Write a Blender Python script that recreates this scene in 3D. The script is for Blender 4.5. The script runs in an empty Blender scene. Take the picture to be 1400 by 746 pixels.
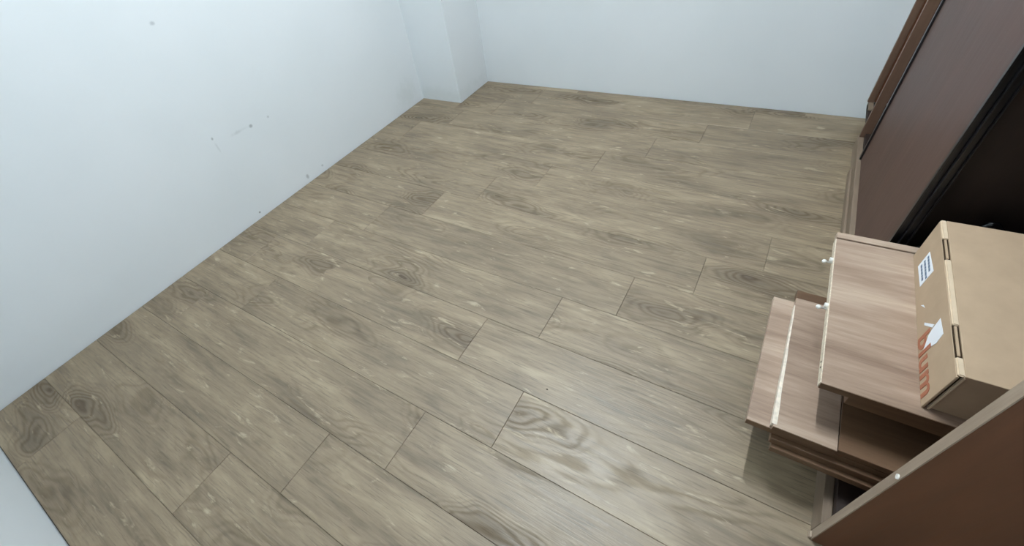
import bpy, bmesh, math, random
from mathutils import Vector, Matrix
random.seed(7)
S = bpy.context.scene
COL = S.collection

# ---------------------------------------------------------------- camera (solved from the room's vanishing points)
YAW, PITCH, ROLL = -0.69649595, 0.7813646, -0.20699173
FPX, CX, CY = 588.479, 667.203, 371.237
cam_pos = Vector((2.0796, 0.456, 1.2))
cy, sy, cp, sp, cr, sr = math.cos(YAW), math.sin(YAW), math.cos(PITCH), math.sin(PITCH), math.cos(ROLL), math.sin(ROLL)
fw = Vector((sy*cp, cy*cp, -sp)); r0 = Vector((cy, -sy, 0)); u0 = r0.cross(fw)
rt = cr*r0 + sr*u0; up = -sr*r0 + cr*u0
cd = bpy.data.cameras.new('camera'); cam = bpy.data.objects.new('camera', cd); COL.objects.link(cam)
m = Matrix((rt, up, -fw)).transposed().to_4x4(); m.translation = cam_pos
cam.matrix_world = m
cd.sensor_fit = 'HORIZONTAL'; cd.sensor_width = 36.0; cd.lens = FPX/1400*36
cd.shift_x = (700-CX)/1400; cd.shift_y = (CY-373)/1400
cd.clip_start = 0.02
S.camera = cam

# ---------------------------------------------------------------- world, exposure
w = bpy.data.worlds.new('world'); S.world = w; w.use_nodes = True
w.node_tree.nodes['Background'].inputs[0].default_value = (0.6, 0.65, 0.7, 1)
w.node_tree.nodes['Background'].inputs[1].default_value = 0.05
S.view_settings.view_transform = 'Standard'; S.view_settings.look = 'None'
S.view_settings.gamma = 1; S.view_settings.use_curve_mapping = False
S.view_settings.exposure = 0.0
LAMP_POS = (1.60, 1.64, 2.62)
LAMP_STRENGTH = 850.0

# ---------------------------------------------------------------- helpers
def lin(c):
    return tuple(((v/255)/12.92 if v/255 <= 0.04045 else ((v/255+0.055)/1.055)**2.4) for v in c) + (1,)

class NT:
    def __init__(s, name):
        s.m = bpy.data.materials.new(name); s.m.use_nodes = True
        s.t = s.m.node_tree; s.b = s.t.nodes['Principled BSDF']
    def n(s, kind, **kw):
        x = s.t.nodes.new(kind)
        for k, v in kw.items(): setattr(x, k, v)
        return x
    def l(s, a, b): s.t.links.new(a, b)
    def val(s, sock, v):
        if hasattr(v, 'is_linked') or isinstance(v, bpy.types.NodeSocket): s.l(v, sock)
        else: sock.default_value = v
    def math(s, op, a, b=None, c=None, clamp=False):
        x = s.n('ShaderNodeMath', operation=op); x.use_clamp = clamp
        s.val(x.inputs[0], a)
        if b is not None: s.val(x.inputs[1], b)
        if c is not None: s.val(x.inputs[2], c)
        return x.outputs[0]
    def vmath(s, op, a, b=None):
        x = s.n('ShaderNodeVectorMath', operation=op)
        s.val(x.inputs[0], a)
        if b is not None: s.val(x.inputs[1], b)
        return x.outputs['Value'] if op in ('LENGTH', 'DISTANCE', 'DOT_PRODUCT') else x.outputs[0]
    def noise(s, vec, scale, detail=3, rough=0.5, dist=0.0):
        x = s.n('ShaderNodeTexNoise'); s.l(vec, x.inputs['Vector'])
        x.inputs['Scale'].default_value = scale; x.inputs['Detail'].default_value = detail
        x.inputs['Roughness'].default_value = rough; x.inputs['Distortion'].default_value = dist
        return x.outputs['Fac']
    def mix(s, f, a, b, mode='MIX'):
        x = s.n('ShaderNodeMix', data_type='RGBA', blend_type=mode)
        s.val(x.inputs[0], f); s.val(x.inputs[6], a); s.val(x.inputs[7], b)
        return x.outputs[2]
    def ramp(s, f, stops):
        x = s.n('ShaderNodeValToRGB'); s.l(f, x.inputs[0])
        e = x.color_ramp.elements
        while len(e) < len(stops): e.new(0.5)
        for k, (p, c) in zip(e, stops): k.position = p; k.color = c
        return x.outputs[0]
    def mapr(s, v, a, b, c=0.0, d=1.0, smooth=True):
        x = s.n('ShaderNodeMapRange'); x.interpolation_type = 'SMOOTHSTEP' if smooth else 'LINEAR'
        s.l(v, x.inputs[0])
        for i, q in enumerate((a, b, c, d)): x.inputs[i+1].default_value = q
        return x.outputs[0]
    def bump(s, h, strength, dist):
        x = s.n('ShaderNodeBump'); x.inputs['Strength'].default_value = strength
        x.inputs['Distance'].default_value = dist; s.l(h, x.inputs['Height'])
        s.l(x.outputs[0], s.b.inputs['Normal'])

def plain(name, rgb, rough=0.5, metal=0.0, spec=0.5, var=0.08, scale=30):
    t = NT(name); tc = t.n('ShaderNodeTexCoord')
    f = t.noise(tc.outputs['Object'], scale, 4, 0.6)
    c = lin(rgb)
    hi = tuple(min(1, v*(1+var)) for v in c[:3])+(1,); lo = tuple(v*(1-var) for v in c[:3])+(1,)
    t.l(t.ramp(f, [(0.3, lo), (0.7, hi)]), t.b.inputs['Base Color'])
    t.b.inputs['Roughness'].default_value = rough; t.b.inputs['Metallic'].default_value = metal
    t.b.inputs['Specular IOR Level'].default_value = spec
    return t.m

def mat_floor():
    """grey-brown oak laminate: cathedral rings and knots, run of the grain along each plank"""
    t = NT('oak_laminate'); tc = t.n('ShaderNodeTexCoord'); oi = t.n('ShaderNodeObjectInfo')
    rnd = oi.outputs['Random']
    off = t.n('ShaderNodeCombineXYZ')
    t.l(t.math('MULTIPLY', rnd, 37.0), off.inputs[0]); t.l(t.math('MULTIPLY', rnd, 91.0), off.inputs[1]); t.l(t.math('MULTIPLY', rnd, 13.0), off.inputs[2])
    p = t.vmath('ADD', tc.outputs['Object'], off.outputs[0])
    # slow field whose contours are the growth rings
    low = t.vmath('MULTIPLY', p, (1.5, 6.5, 1.0))
    f0 = t.noise(low, 1.0, 2.0, 0.42, 0.25)
    wob = t.noise(t.vmath('MULTIPLY', p, (9, 60, 1)), 1.0, 3, 0.6)
    ph = t.math('ADD', t.math('MULTIPLY', f0, 105.0), t.math('MULTIPLY', wob, 6.0))
    ring = t.math('MULTIPLY_ADD', t.math('SINE', ph), 0.5, 0.5)
    ring = t.math('POWER', ring, 2.2)
    # where rings show strongly (patches)
    patch = t.mapr(t.noise(t.vmath('MULTIPLY', p, (2.6, 7.0, 1)), 1.0, 2, 0.5), 0.50, 0.70)
    # long fibre streaks
    fib = t.noise(t.vmath('MULTIPLY', p, (5.0, 95.0, 1)), 1.0, 5, 0.62)
    fine = t.noise(t.vmath('MULTIPLY', p, (10.0, 230.0, 1)), 1.0, 4, 0.65)
    tone = t.noise(t.vmath('MULTIPLY', p, (2.2, 10.0, 1)), 1.0, 3, 0.55, 0.6)
    tone2 = t.noise(t.vmath('MULTIPLY', p, (6.5, 26.0, 1)), 1.0, 4, 0.6, 0.8)
    mixed = t.math('ADD', t.math('MULTIPLY', tone, 0.62), t.math('MULTIPLY', tone2, 0.38))
    base = t.ramp(mixed, [(0.33, lin((100, 86, 67))), (0.45, lin((124, 108, 86))), (0.55, lin((138, 121, 97))), (0.68, lin((162, 145, 118)))])
    base = t.mix(t.math('MULTIPLY', t.mapr(fib, 0.36, 0.68), 0.24), base, lin((166, 148, 121)))
    base = t.mix(t.math('MULTIPLY', t.mapr(fib, 0.52, 0.30), 0.26), base, lin((94, 80, 62)))
    rs = t.math('MULTIPLY', ring, t.math('MULTIPLY_ADD', patch, 0.26, 0.03))
    base = t.mix(rs, base, lin((82, 70, 54)))
    # knots: rounded dark eyes
    vo = t.n('ShaderNodeTexVoronoi'); vo.inputs['Scale'].default_value = 1.0
    wv = t.n('ShaderNodeTexNoise'); wv.inputs['Scale'].default_value = 1.0; wv.inputs['Detail'].default_value = 1.0; t.l(t.vmath('MULTIPLY', p, (4, 11, 1)), wv.inputs['Vector'])
    kp = t.vmath('ADD', t.vmath('MULTIPLY', p, (2.1, 6.2, 1)), t.vmath('MULTIPLY', wv.outputs['Color'], (0.75, 0.60, 0.0)))
    t.l(kp, vo.inputs['Vector'])
    kd = vo.outputs['Distance']
    pick = t.n('ShaderNodeSeparateColor'); t.l(vo.outputs['Color'], pick.inputs[0])
    sel = t.mapr(pick.outputs[0], 0.22, 0.40)
    knot = t.math('MULTIPLY', t.mapr(kd, 0.12, 0.03), sel)
    halo = t.math('MULTIPLY', t.mapr(kd, 0.50, 0.10), sel)
    eye = t.math('MULTIPLY_ADD', t.math('SINE', t.math('ADD', t.math('MULTIPLY', kd, 88.0), t.math('MULTIPLY', wob, 5.0))), 0.5, 0.5)
    eye = t.math('MULTIPLY', t.math('POWER', eye, 1.6), t.math('MULTIPLY', t.mapr(kd, 0.62, 0.10), sel))
    base = t.mix(t.math('MULTIPLY', eye, 0.50), base, lin((80, 70, 56)))
    base = t.mix(t.math('MULTIPLY', halo, 0.60), base, lin((98, 84, 66)))
    base = t.mix(t.math('MULTIPLY', knot, 0.62), base, lin((66, 54, 42)))
    # pale flecks beside knots
    fleck = t.mapr(t.noise(t.vmath('MULTIPLY', p, (11, 42, 1)), 1.0, 4, 0.6, 0.5), 0.60, 0.74)
    base = t.mix(t.math('MULTIPLY', fleck, 0.62), base, lin((190, 174, 146)))
    base = t.mix(t.math('MULTIPLY', t.mapr(fine, 0.48, 0.30), 0.55), base, lin((84, 72, 56)))
    # each plank a touch lighter or darker
    hsv = t.n('ShaderNodeHueSaturation'); t.l(base, hsv.inputs['Color'])
    wn = t.n('ShaderNodeTexWhiteNoise', noise_dimensions='1D'); t.l(rnd, wn.inputs['W'])
    t.l(t.math('MULTIPLY_ADD', wn.outputs[0], 0.08, 0.975), hsv.inputs['Value'])
    hsv.inputs['Saturation'].default_value = 1.0
    t.l(hsv.outputs[0], t.b.inputs['Base Color'])
    dk = t.math('ADD', rs, t.math('MULTIPLY', eye, 0.5))
    rg = t.math('ADD', t.math('MULTIPLY_ADD', fib, 0.20, 0.34), t.math('MULTIPLY', dk, 0.5))
    t.l(rg, t.b.inputs['Roughness'])
    t.l(t.math('MULTIPLY_ADD', dk, -0.7, 0.75, True), t.b.inputs['Specular IOR Level'])
    h = t.math('ADD', t.math('MULTIPLY', fine, 0.6), t.math('ADD', t.math('MULTIPLY', fib, 0.7), t.math('MULTIPLY', dk, -1.2)))
    t.bump(h, 0.45, 0.0016)
    return t.m

def mat_wall(name, marks=()):
    t = NT(name); tc = t.n('ShaderNodeTexCoord'); p = tc.outputs['Object']
    f = t.noise(p, 1.7, 3, 0.5)
    base = t.ramp(f, [(0.3, lin((222, 228, 231))), (0.7, lin((228, 233, 236)))])
    dirt = t.noise(p, 22, 4, 0.65, 0.6)
    for (px, py, pz, ry, rz, amt, col) in marks:
        d = t.vmath('LENGTH', t.vmath('MULTIPLY', t.vmath('SUBTRACT', p, (px, py, pz)), (1.0, 1.0/ry, 1.0/rz)))
        d = t.math('ADD', d, t.math('MULTIPLY_ADD', dirt, 1.6, -0.8))
        base = t.mix(t.math('MULTIPLY', t.mapr(d, 1.1, 0.1), amt), base, lin(col))
    t.l(base, t.b.inputs['Base Color'])
    t.b.inputs['Roughness'].default_value = 0.62; t.b.inputs['Specular IOR Level'].default_value = 0.3
    t.bump(t.noise(p, 45, 4, 0.6), 0.12, 0.002)
    return t.m

def mat_veneer(name, dark, mid, light, axis=0, rough=0.45, spec=0.45):
    t = NT(name); tc = t.n('ShaderNodeTexCoord'); oi = t.n('ShaderNodeObjectInfo')
    off = t.n('ShaderNodeCombineXYZ')
    for i, k in enumerate((17.0, 29.0, 41.0)): t.l(t.math('MULTIPLY', oi.outputs['Random'], k), off.inputs[i])
    p = t.vmath('ADD', tc.outputs['Object'], off.outputs[0])
    def sc(a, b):
        v = [b, b, b]; v[axis] = a; return tuple(v)
    tone = t.noise(t.vmath('MULTIPLY', p, sc(2.0, 11.0)), 1.0, 3, 0.55, 0.5)
    fib = t.noise(t.vmath('MULTIPLY', p, sc(7.0, 110.0)), 1.0, 4, 0.6)
    fine = t.noise(t.vmath('MULTIPLY', p, sc(25.0, 500.0)), 1.0, 2, 0.6)
    f = t.math('ADD', t.math('MULTIPLY', tone, 0.60), t.math('ADD', t.math('MULTIPLY', fib, 0.28), t.math('MULTIPLY', fine, 0.12)))
    base = t.ramp(f, [(0.34, lin(dark)), (0.5, lin(mid)), (0.64, lin(light))])
    t.l(base, t.b.inputs['Base Color'])
    t.l(t.math('MULTIPLY_ADD', fib, 0.15, rough-0.07), t.b.inputs['Roughness'])
    t.b.inputs['Specular IOR Level'].default_value = spec
    t.bump(fib, 0.12, 0.0008)
    return t.m

def mat_emit(name, col, s):
    t = NT(name)
    t.b.inputs['Base Color'].default_value = (0.9, 0.9, 0.9, 1)
    t.b.inputs['Emission Color'].default_value = col; t.b.inputs['Emission Strength'].default_value = s
    return t.m

def put(name, bm, mat, parent=None, loc=(0, 0, 0), smooth=False):
    me = bpy.data.meshes.new(name); bmesh.ops.recalc_face_normals(bm, faces=bm.faces[:]); bm.to_mesh(me); bm.free()
    if smooth:
        for f in me.polygons: f.use_smooth = True
    me.materials.append(mat)
    o = bpy.data.objects.new(name, me); COL.objects.link(o); o.location = loc
    if parent is not None: o.parent = parent
    return o

def add_box(bm, lo, hi, bev=0.0, seg=1):
    v = [bm.verts.new((x, y, z)) for x in (lo[0], hi[0]) for y in (lo[1], hi[1]) for z in (lo[2], hi[2])]
    fs = [bm.faces.new([v[i] for i in q]) for q in ((0, 1, 3, 2), (4, 6, 7, 5), (0, 4, 5, 1), (2, 3, 7, 6), (0, 2, 6, 4), (1, 5, 7, 3))]
    if bev > 0:
        es = {e for f in fs for e in f.edges}
        bmesh.ops.bevel(bm, geom=list(es), offset=bev, segments=seg, affect='EDGES')

def box(name, lo, hi, mat, parent=None, bev=0.0, seg=1):
    """box in the parent's space; the object's origin sits at the middle of its underside"""
    o = Vector(((lo[0]+hi[0])/2, (lo[1]+hi[1])/2, lo[2]))
    bm = bmesh.new(); add_box(bm, Vector(lo)-o, Vector(hi)-o, bev, seg)
    return put(name, bm, mat, parent, o)

def cyl(name, p0, p1, rad, mat, parent=None, seg=16, r2=None):
    p0, p1 = Vector(p0), Vector(p1); d = p1-p0
    bm = bmesh.new()
    bmesh.ops.create_cone(bm, cap_ends=True, segments=seg, radius1=rad, radius2=rad if r2 is None else r2, depth=d.length,
                          matrix=d.to_track_quat('Z', 'Y').to_matrix().to_4x4())
    return put(name, bm, mat, parent, (p0+p1)/2)

def ball(name, c, rad, mat, parent=None):
    bm = bmesh.new(); bmesh.ops.create_icosphere(bm, subdivisions=2, radius=rad)
    return put(name, bm, mat, parent, c, True)

def tag(o, label, cat, group=None):
    o['label'] = label; o['category'] = cat
    if group: o['group'] = group
    return o

def struct(o): o['kind'] = 'structure'; return o

def empty(name, loc, rz=0.0):
    o = bpy.data.objects.new(name, None); COL.objects.link(o); o.location = loc; o.rotation_euler = (0, 0, rz)
    o.empty_display_size = 0.05
    return o

# ---------------------------------------------------------------- materials
M = {}
M['floor'] = mat_floor()
M['under'] = plain('underlay', (58, 50, 40), 0.9)
G = (132, 140, 142)
M['wall_left'] = mat_wall('wall_paint_scuffed', [
    (0, 1.306, 0.891, 0.012, 0.008, 0.5, (150, 158, 162)),
    (0, 1.256, 0.439, 0.007, 0.008, 0.6, (130, 136, 138)),
    (0, 1.256, 0.395, 0.006, 0.030, 0.25, (165, 172, 172)),
    (0, 1.375, 0.410, 0.050, 0.010, 0.30, (170, 177, 178)),
    (0, 1.445, 0.405, 0.010, 0.009, 0.6, (130, 137, 138)),
    (0, 1.545, 0.402, 0.008, 0.008, 0.4, G),
    (0, 1.587, 0.034, 0.012, 0.016, 0.5, (130, 136, 136)),
    (0, 1.254, 0.028, 0.007, 0.007, 0.8, (100, 102, 98)),
    (0, 1.70, 0.035, 0.008, 0.008, 0.4, G),
    (0, 2.50, 0.10, 0.12, 0.10, 0.30, (200, 208, 206)),
])
M['wall'] = mat_wall('wall_paint')
M['pier'] = mat_wall('pier_paint', [(0.03, 2.66, 0.04, 0.5, 0.06, 0.22, (196, 205, 203))])
M['ceil'] = mat_wall('ceiling_paint')
M['door'] = mat_veneer('wardrobe_door_veneer', (80, 58, 50), (84, 61, 53), (89, 65, 56), 2, 0.45, 0.38)
M['carcass'] = mat_veneer('wardrobe_carcass_veneer', (90, 56, 36), (100, 63, 41), (108, 69, 46), 2, 0.5)
M['carcass_y'] = mat_veneer('wardrobe_base_veneer', (112, 96, 80), (128, 111, 94), (142, 125, 107), 1, 0.5)
M['stile'] = mat_veneer('stile_veneer', (94, 70, 56), (104, 79, 64), (114, 88, 71), 2, 0.5)
M['edge'] = mat_veneer('edge_tone', (140, 122, 106), (160, 142, 124), (178, 160, 141), 2, 0.5)
M['lining_shade'] = mat_veneer('shaded_lining', (34, 24, 20), (42, 30, 25), (50, 36, 30), 2, 0.6)  # brown lining darkened so its colour carries the shade inside the wardrobe
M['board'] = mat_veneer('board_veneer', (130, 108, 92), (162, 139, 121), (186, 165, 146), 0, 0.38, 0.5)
M['board_dark'] = mat_veneer('board_brown_shaded', (80, 57, 39), (96, 71, 50), (112, 85, 62), 0, 0.5)  # brown veneer, deepened to paint in the shade within the stack
M['raw'] = plain('chipped_edge', (222, 208, 186), 0.5, var=0.22, scale=120)
M['streak'] = plain('white_edge', (226, 214, 197), 0.4, var=0.2, scale=60)
M['black'] = plain('black_aluminium', (22, 23, 26), 0.32, spec=0.5)
M['bag'] = plain('black_plastic', (12, 12, 14), 0.22, spec=0.5)
M['card'] = plain('cardboard', (182, 158, 132), 0.75, spec=0.2, var=0.05, scale=18)
M['cardedge'] = plain('cardboard_fold', (214, 193, 166), 0.75, spec=0.2, var=0.05, scale=60)
M['carddark'] = plain('cardboard_slot', (60, 48, 36), 0.9, spec=0.1)
M['paper'] = plain('white_label', (240, 244, 250), 0.45, var=0.02)
M['print'] = plain('label_print', (92, 112, 138), 0.6)
M['orange'] = plain('orange_print', (170, 106, 78), 0.7, var=0.12, scale=90)
M['tape'] = plain('clear_tape', (206, 184, 154), 0.12, spec=0.6, var=0.02)
M['steel'] = plain('zinc', (206, 204, 198), 0.3, 0.85)
M['nylon'] = plain('white_nylon', (236, 234, 228), 0.4)
M['lamp_white'] = plain('lamp_housing', (238, 238, 236), 0.4)
M['lamp_glow'] = mat_emit('lamp_diffuser', (0.87, 0.955, 1.0, 1), LAMP_STRENGTH)

# ---------------------------------------------------------------- room shell
XR, YB, ZC = 3.02, 2.99, 2.62
T = 0.12
floor = struct(box('floor', (-0.02, -0.02, -0.06), (XR+0.02, YB+0.02, -0.0085), M['under']))
def wall(name, lo, hi, mat):
    bm = bmesh.new(); add_box(bm, lo, hi)
    return struct(put(name, bm, mat))
wall('wall_left', (-T, -T, -0.06), (0, YB+T, ZC), M['wall_left'])
wall('wall_back', (0, YB, -0.06), (XR, YB+T, ZC), M['wall'])
wall('wall_front', (0, -T, -0.06), (XR, 0, ZC), M['wall'])
wall('wall_right', (XR, -T, -0.06), (XR+T, YB+T, ZC), M['wall'])
wall('wall_pier', (0, 2.648, -0.06), (0.317, YB, ZC), M['pier'])
wall('ceiling', (-T, -T, ZC), (XR+T, YB+T, ZC+T), M['ceil'])

# planks: rows run along x, every plank its own object
PITCH_Y, Y0, PL = 0.1959, 0.2055, 1.21
JOINT = {1: 0.97, 2: 1.212, 3: 1.439, 4: 1.676, 5: 1.425, 6: 1.625, 7: 1.822, 8: 2.022, 9: 2.206, 0: 1.55}
for k in range(10, 16): JOINT[k] = JOINT[k-5] - 0.21
JOINT[8] = 2.022
cache = {}
def plank(x0, x1, y0, y1):
    g = 0.0004
    L, B = round(x1-x0-2*g, 4), round(y1-y0-2*g, 4)
    if (L, B) not in cache:
        bm = bmesh.new(); b = 0.0008; H = 0.008
        lo = [(-L/2, -B/2), (L/2, -B/2), (L/2, B/2), (-L/2, B/2)]
        rings = [[bm.verts.new((x, y, -H)) for x, y in lo], [bm.verts.new((x, y, -b)) for x, y in lo],
                 [bm.verts.new((x-math.copysign(b, x), y-math.copysign(b, y), 0)) for x, y in lo]]
        for a, c in zip(rings, rings[1:]):
            for i in range(4): bm.faces.new((a[i], a[(i+1) % 4], c[(i+1) % 4], c[i]))
        bm.faces.new(rings[2]); bm.faces.new(rings[0][::-1])
        me = bpy.data.meshes.new('plank'); bmesh.ops.recalc_face_normals(bm, faces=bm.faces[:]); bm.to_mesh(me); bm.free()
        me.materials.append(M['floor']); cache[(L, B)] = me
    o = bpy.data.objects.new('plank', cache[(L, B)]); COL.objects.link(o)
    o.location = ((x0+x1)/2, (y0+y1)/2, 0); o.parent = floor
    o.matrix_parent_inverse = floor.matrix_world.inverted()
    o.location = Vector(((x0+x1)/2, (y0+y1)/2, 0))
bpy.context.view_layer.update()
GAP = 0.004
for k in range(0, 16):
    y0 = GAP if k == 0 else Y0+(k-1)*PITCH_Y
    y1 = min(Y0+k*PITCH_Y, YB-GAP)
    if y1-y0 < 0.02: continue
    xs = []
    x = JOINT[k]
    while x > 0.12: x -= PL
    x += PL
    while x < XR-0.08: xs.append(x); x += PL
    cuts = [GAP]+xs+[XR-GAP]
    for a, b in zip(cuts, cuts[1:]):
        if y1 > 2.648-GAP and a < 0.317+GAP:
            if y0 < 2.648-GAP-0.03: plank(a, min(b, 0.317+GAP), y0, 2.648-GAP)
            if b > 0.34: plank(0.317+GAP, b, y0, y1)
        else: plank(a, b, y0, y1)

# ---------------------------------------------------------------- ceiling lamp (the room's light, above the frame)
lamp = tag(empty('ceiling_lamp', LAMP_POS), 'slim white tube lamp fixed along the ceiling', 'lamp')
box('housing', (-0.022, -0.31, -0.030), (0.022, 0.31, 0.0), M['lamp_white'], lamp, 0.003)
for s_ in (-1, 1): box('end_cap', (-0.020, s_*0.305-0.005, -0.060), (0.020, s_*0.305+0.005, -0.0305), M['lamp_white'], lamp, 0.003)
cyl('tube', (0, -0.298, -0.046), (0, 0.298, -0.046), 0.0145, M['lamp_glow'], lamp, 20)

# ---------------------------------------------------------------- wardrobe along the right wall
WX = 2.42
WXB = 2.985
wd = tag(empty('wardrobe', (0, 0, 0)), 'tall brown wood wardrobe with sliding door and open bay holding boards', 'wardrobe')
wd.location = (2.7, 1.97, 0)
def wp(name, lo, hi, mat, parent=wd, bev=0.0008):
    o = Vector((2.7, 1.97, 0))
    p = Vector((0, 0, 0)) if parent is wd else parent.location
    return box(name, Vector(lo)-o-p, Vector(hi)-o-p, mat, parent, bev)
HT = 2.35
sp_ = wp('side_panel', (WX+0.0012, 0.957, 0.0), (WXB, 0.977, HT), M['carcass'])
wp('front_edge', (WX-0.0008, 0.957, 0.001), (WX+0.0012, 0.977, HT), M['edge'], sp_, 0.0)
cyl('screw_cap', (WX-0.003, 0.963, 0.376), (WX-0.0008, 0.963, 0.376), 0.0045, M['nylon'], wd)
bpy.data.objects['screw_cap'].location -= Vector((2.7, 1.97, 0))
wp('foot_glide', (WX-0.006, 0.959, 0.0005), (WX-0.0012, 0.973, 0.012), M['edge'], sp_)
wp('side_panel', (2.455, 2.968, 0.087), (WXB, 2.986, HT), M['carcass'])
wp('back_panel', (WXB-0.010, 0.978, 0.079), (WXB-0.001, 2.967, HT-0.02), M['lining_shade'])
wp('top_panel', (WX+0.002, 0.978, HT-0.02), (WXB-0.002, 2.967, HT), M['carcass'])
wp('plinth', (2.418, 0.9775, 0.0005), (2.436, 2.703, 0.060), M['carcass_y'])
wp('bottom_panel', (2.4365, 0.9775, 0.060), (WXB-0.011, 2.967, 0.078), M['lining_shade'])
wp('skirting_strip', (2.409, 1.40, 0.0005), (2.4175, 2.47, 0.028), M['carcass_y'])
wp('divider', (2.470, 1.700, 0.0785), (WXB-0.0105, 1.718, HT-0.0205), M['lining_shade'])
wp('shade_shelf', (2.424, 0.978, 0.900), (WXB-0.0105, 1.699, 0.918), M['carcass'])  # added out of view to keep lamp light out of the open bay
dr = wp('upper_shade_door', (2.424, 0.979, 0.920), (2.442, 1.690, HT-0.022), M['door'])  # unseen closed front above the bay, added to shade it
# sliding door, its black pull profile, the jambs behind it
sd = wp('sliding_door', (2.433, 1.672, 0.0615), (2.452, 2.503, HT-0.022), M['door'])
wp('pull_profile', (2.430, 1.6600, 0.0620), (2.4335, 1.6715, HT-0.024), M['black'], sd, 0.0004)
wp('profile_fin', (2.4335, 1.6685, 0.0620), (2.446, 1.6715, HT-0.024), M['black'], sd, 0.0004)
wp('profile_fin', (2.446, 1.656, 0.0620), (2.4485, 1.6715, HT-0.024), M['black'], sd, 0.0004)
wp('profile_fin', (2.4485, 1.6685, 0.0620), (2.462, 1.6715, HT-0.024), M['black'], sd, 0.0004)
wp('profile_fin', (2.462, 1.659, 0.0620), (2.4645, 1.6715, HT-0.024), M['black'], sd, 0.0004)
wp('gap_shade', (2.4265, 2.494, 0.0620), (2.4329, 2.512, HT-0.024), M['black'], sd, 0.0004)  # black strip standing in for the shaded gap between door and stile
wp('stile', (2.4205, 2.682, 0.0605), (2.4545, 2.702, HT-0.022), M['stile'])
wp('jamb', (2.430, 2.966, 0.0860), (2.4545, 2.986, HT-0.022), M['stile'])
wp('jamb_block', (2.4365, 2.900, 0.0605), (2.4545, 2.986, 0.0855), M['carcass_y'])

# ---------------------------------------------------------------- stack of knocked-down furniture boards in the open bay
GRP = 'loose boards stacked in the wardrobe bay'
def board(name, lo, hi, mat, label, rz=0.0, bev=0.0008):
    o = box(name, lo, hi, mat, None, bev)
    o.rotation_euler = (0, 0, rz)
    return tag(o, label, 'board', GRP)
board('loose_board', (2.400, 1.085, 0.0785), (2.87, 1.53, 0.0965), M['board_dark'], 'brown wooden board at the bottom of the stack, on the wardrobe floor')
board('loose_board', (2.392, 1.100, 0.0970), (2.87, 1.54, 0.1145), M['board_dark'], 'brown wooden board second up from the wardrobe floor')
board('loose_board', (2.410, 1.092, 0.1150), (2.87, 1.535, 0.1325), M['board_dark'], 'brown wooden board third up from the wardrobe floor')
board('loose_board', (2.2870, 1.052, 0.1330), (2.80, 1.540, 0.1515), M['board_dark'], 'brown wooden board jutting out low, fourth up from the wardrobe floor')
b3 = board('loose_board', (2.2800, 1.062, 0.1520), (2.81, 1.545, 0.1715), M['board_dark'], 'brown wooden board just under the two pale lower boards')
b1 = board('loose_board', (2.2255, 1.075, 0.1720), (2.72, 1.478, 0.1895), M['board'], 'pale pinkish board jutting furthest out over the floor, lower of the pale pair')
eb = box('edge_tone', (2.2260, 1.0735, 0.1723), (2.72, 1.0749, 0.1892), M['board_dark']); eb.location = eb.location-b1.location; eb.parent = b1  # dark strip paints shade onto the board's near edge
b2 = empty('loose_board', (2.55, 1.277, 0.190)); tag(b2, 'pale pinkish board with a bright white chipped long edge', 'board', GRP)
box('panel', (-0.2765, -0.206, 0), (-0.160, 0.200, 0.0175), M['board'], b2, 0.0008)
box('edge_tone', (-0.2760, -0.2075, 0.0003), (-0.160, -0.2061, 0.0172), M['board_dark'], b2)  # near edge coloured dark to stand for its shade
bm = bmesh.new()
ra, rb = [], []
for k in range(9):
    u = k/8; y = -0.2+0.37*u; wd_ = 0.0055*(1-u)**1.3+0.0012+0.0006*math.sin(k*2.1)
    for lst, x in ((ra, -0.2800+0.0022*u), (rb, -0.2768+wd_)):
        lst.append([bm.verts.new((x, y, z)) for z in ((0.003, 0.0180) if lst is ra else (0.0176, 0.0180))])
for k in range(8):
    a0, a1, b0, b1_ = ra[k], ra[k+1], rb[k], rb[k+1]
    bm.faces.new((a0[0], a1[0], a1[1], a0[1])); bm.faces.new((a0[1], a1[1], b1_[1], b0[1]))
    bm.faces.new((b0[1], b1_[1], b1_[0], b0[0])); bm.faces.new((b0[0], b1_[0], a1[0], a0[0]))
bm.faces.new((ra[0][0], ra[0][1], rb[0][1], rb[0][0])); bm.faces.new((ra[8][1], ra[8][0], rb[8][0], rb[8][1]))
put('edge_strip', bm, M['streak'], b2)
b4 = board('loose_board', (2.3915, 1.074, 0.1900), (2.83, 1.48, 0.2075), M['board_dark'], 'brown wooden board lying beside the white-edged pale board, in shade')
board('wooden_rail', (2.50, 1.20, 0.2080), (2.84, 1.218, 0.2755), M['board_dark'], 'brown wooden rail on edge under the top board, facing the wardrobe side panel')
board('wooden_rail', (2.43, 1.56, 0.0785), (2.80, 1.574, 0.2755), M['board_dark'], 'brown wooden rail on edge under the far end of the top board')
board('loose_board', (2.372, 1.142, 0.2760), (2.84, 1.62, 0.3115), M['board_dark'], 'thick brown board directly under the top board with bolts')

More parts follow.
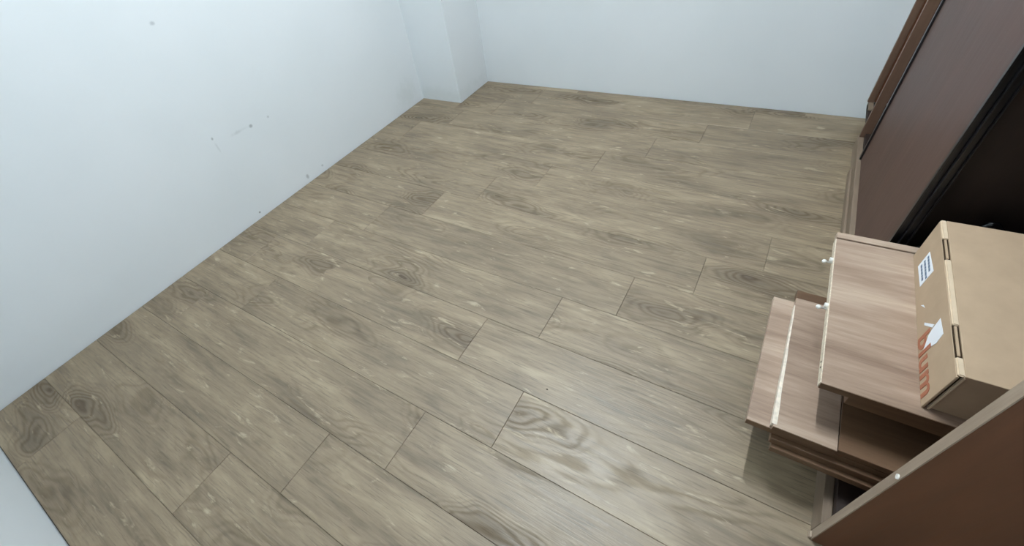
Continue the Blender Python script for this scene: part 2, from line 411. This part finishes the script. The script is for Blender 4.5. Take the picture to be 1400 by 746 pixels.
tb = empty('loose_board', (2.58, 1.385, 0.312), 0.008)
tag(tb, 'topmost pale wooden board with metal bolts on its edge, carrying the cardboard box', 'board', GRP)
box('panel', (-0.2655, -0.250, 0), (0.26, 0.222, 0.0175), M['board'], tb, 0.0008)
box('end_strip', (-0.2655, 0.2255, 0.0005), (0.26, 0.248, 0.0195), M['board'], tb, 0.0008)
box('edge_tone', (-0.2655, -0.2515, 0.0003), (0.26, -0.2501, 0.0172), M['board_dark'], tb)  # shade on the top board's near edge, put in as a dark strip
box('edge_strip', (-0.2672, -0.249, 0.0005), (-0.2656, 0.221, 0.0172), M['raw'], tb)
for yb in (-0.032, 0.132):
    bo = cyl('connector_bolt', (-0.282, yb, 0.0085), (-0.266, yb, 0.0085), 0.0026, M['steel'], tb, 12)
    c = cyl('bolt_collar', (-0.2735, yb+0.009, 0.0110), (-0.2660, yb+0.009, 0.0110), 0.0056, M['nylon'], None, 14)
    c.location = c.location-bo.location; c.parent = bo
    c = ball('bolt_head', (-0.2835, yb, 0.0085), 0.0054, M['nylon']); c.location = c.location-bo.location; c.parent = bo
for yb in (-0.205, -0.190):
    cyl('bolt_hole', (-0.2676, yb, 0.0085), (-0.2660, yb, 0.0085), 0.0026, M['carddark'], tb, 10)

# ---------------------------------------------------------------- cardboard box on the top board
cb = empty('cardboard_box', (2.470, 1.375, 0.3300), 0.008)
tag(cb, 'brown cardboard mailer box with orange lettering and white labels on its side', 'box')
W_, L0, L1, Hh = 0.30, -0.222, 0.222, 0.112
box('front_wall', (0, L0, 0), (0.004, L1, Hh-0.003), M['card'], cb, 0.0006)
box('end_wall', (0.0125, L0+0.004, 0), (W_-0.004, L0+0.009, Hh-0.004), M['card'], cb, 0.0006)
box('end_wall_fold', (0.0090, L0+0.0005, 0.0), (0.0122, L0+0.0060, Hh-0.004), M['cardedge'], cb)
box('end_wall', (0.007, L1-0.008, 0), (W_-0.004, L1-0.003, Hh-0.004), M['card'], cb, 0.0006)
box('back_wall', (W_-0.004, L0, 0), (W_, L1, Hh-0.003), M['card'], cb, 0.0006)
box('base_panel', (0.0042, L0+0.0095, 0.0003), (W_-0.0045, L1-0.0085, 0.004), M['card'], cb)
lid = box('lid', (0.010, L0+0.001, Hh-0.003), (W_, L1, Hh+0.002), M['card'], cb, 0.0008)
def lid_child(name, lo, hi, mat, bev=0.0):
    o = box(name, lo, hi, mat, None, bev, 2); o.location = o.location-lid.location; o.parent = lid; return o
# rolled front fold of the lid, interrupted by two tab slots
SL = [(-0.180, -0.102), (0.085, 0.155)]
prev = L0+0.001
for (a, b) in SL+[(L1, None)]:
    lid_child('lid_fold', (0.0, prev, Hh-0.0028), (0.0098, a, Hh+0.0024), M['cardedge'], 0.0018)
    if b is not None:
        lid_child('slot_floor', (0.0005, a+0.0002, Hh-0.0028), (0.0098, b-0.0002, Hh-0.0012), M['carddark'])
        lid_child('lid_tab', (0.0026, a+0.003, Hh-0.0012), (0.0062, b-0.003, Hh+0.0016), M['card'], 0.0004)
        prev = b
# white labels and tape on the front wall (facing the room)
fwall = [o for o in cb.children if o.name.startswith('front_wall')][0]
def face_poly(name, pts, mat, depth, parent):
    bm = bmesh.new(); x1 = -0.0002; x0 = x1-depth
    a = [bm.verts.new((x1, y, z)) for y, z in pts]; b = [bm.verts.new((x0, y, z)) for y, z in pts]
    bm.faces.new(a[::-1]); bm.faces.new(b)
    for i in range(len(pts)): bm.faces.new((a[i], a[(i+1) % len(pts)], b[(i+1) % len(pts)], b[i]))
    o = put(name, bm, mat, parent); o.location = -parent.location; return o
lab = face_poly('shipping_label', [(0.163, 0.018), (0.163, 0.066), (0.090, 0.073), (0.090, 0.021)], M['paper'], 0.0005, fwall)
random.seed(3)
for i, zz in enumerate((0.060, 0.046, 0.032)):
    y = 0.153
    while y > 0.100:
        ln = random.uniform(0.005, 0.012); 
        if i == 0 and y < 0.108: break
        o = face_poly('print_mark', [(y, zz-0.0028), (y, zz+0.0028), (y-ln, zz+0.0028), (y-ln, zz-0.0028)], M['print'], 0.0009, fwall)
        y -= ln+0.0022
face_poly('torn_label', [(-0.098, 0.018), (-0.072, 0.040), (-0.066, 0.054), (-0.060, 0.082), (-0.104, 0.086), (-0.110, 0.062)], M['paper'], 0.0005, fwall)
face_poly('tape_scrap', [(-0.034, 0.028), (-0.028, 0.030), (-0.060, 0.062), (-0.062, 0.054)], M['paper'], 0.0005, fwall)
face_poly('tape_scrap', [(0.024, 0.030), (0.032, 0.020), (0.012, 0.034), (0.014, 0.022)][0:3], M['paper'], 0.0005, fwall)
# orange lettering
fc = bpy.data.curves.new('lettering', 'FONT'); fc.body = 'blum'; fc.size = 0.075; fc.extrude = 0.0003; fc.offset = 0.0016; fc.resolution_u = 4; fc.space_character = 1.02
tmp = bpy.data.objects.new('tmp_text', fc); COL.objects.link(tmp); bpy.context.view_layer.update()
me = bpy.data.meshes.new_from_object(tmp.evaluated_get(bpy.context.evaluated_depsgraph_get()))
bpy.data.objects.remove(tmp)
xs = [v.co.x for v in me.vertices]; ys = [v.co.y for v in me.vertices]
x0, x1, y0, y1 = min(xs), max(xs), min(ys), max(ys)
for v in me.vertices:          # upright on the wall that faces the room: reads from the far end towards the near end
    a, b, c = (v.co.x-x0)/(x1-x0), (v.co.y-y0)/(y1-y0), v.co.z
    v.co = (-0.0006-c, -0.056-a*0.150, 0.002+b*0.044)
me.materials.clear(); me.materials.append(M['orange'])
tx = bpy.data.objects.new('lettering', me); COL.objects.link(tx); tx.parent = fwall; tx.location = -fwall.location
tx['label'] = 'orange printed word blum'

# ---------------------------------------------------------------- black plastic bag tucked behind the box
bm = bmesh.new(); bmesh.ops.create_icosphere(bm, subdivisions=4, radius=1.0)
for v in bm.verts:
    p = v.co.copy(); n = 0.10*math.sin(7*p.x+3*p.z)*math.cos(5*p.z+2*p.y)+0.05*math.sin(15*p.x-9*p.z)
    s = 1+n
    v.co = Vector((p.x*0.13*s, p.y*0.026*(1+0.3*n), max(-0.155, p.z*0.17*s)+0.155))
bag = put('plastic_bag', bm, M['bag'], None, (2.60, 1.668, 0.079), True)
tag(bag, 'crumpled shiny black plastic bag behind the cardboard box', 'bag')

# ---------------------------------------------------------------- tiny crumb on the planks
bm = bmesh.new(); bmesh.ops.create_icosphere(bm, subdivisions=1, radius=1.0)
for v in bm.verts: v.co = Vector((v.co.x*0.0035, v.co.y*0.0022, (v.co.z+1)*0.0012))
tag(put('wood_chip', bm, M['carddark'], None, (1.736, 1.027, 0.0)), 'tiny dark wood chip lying on the oak planks', 'chip')
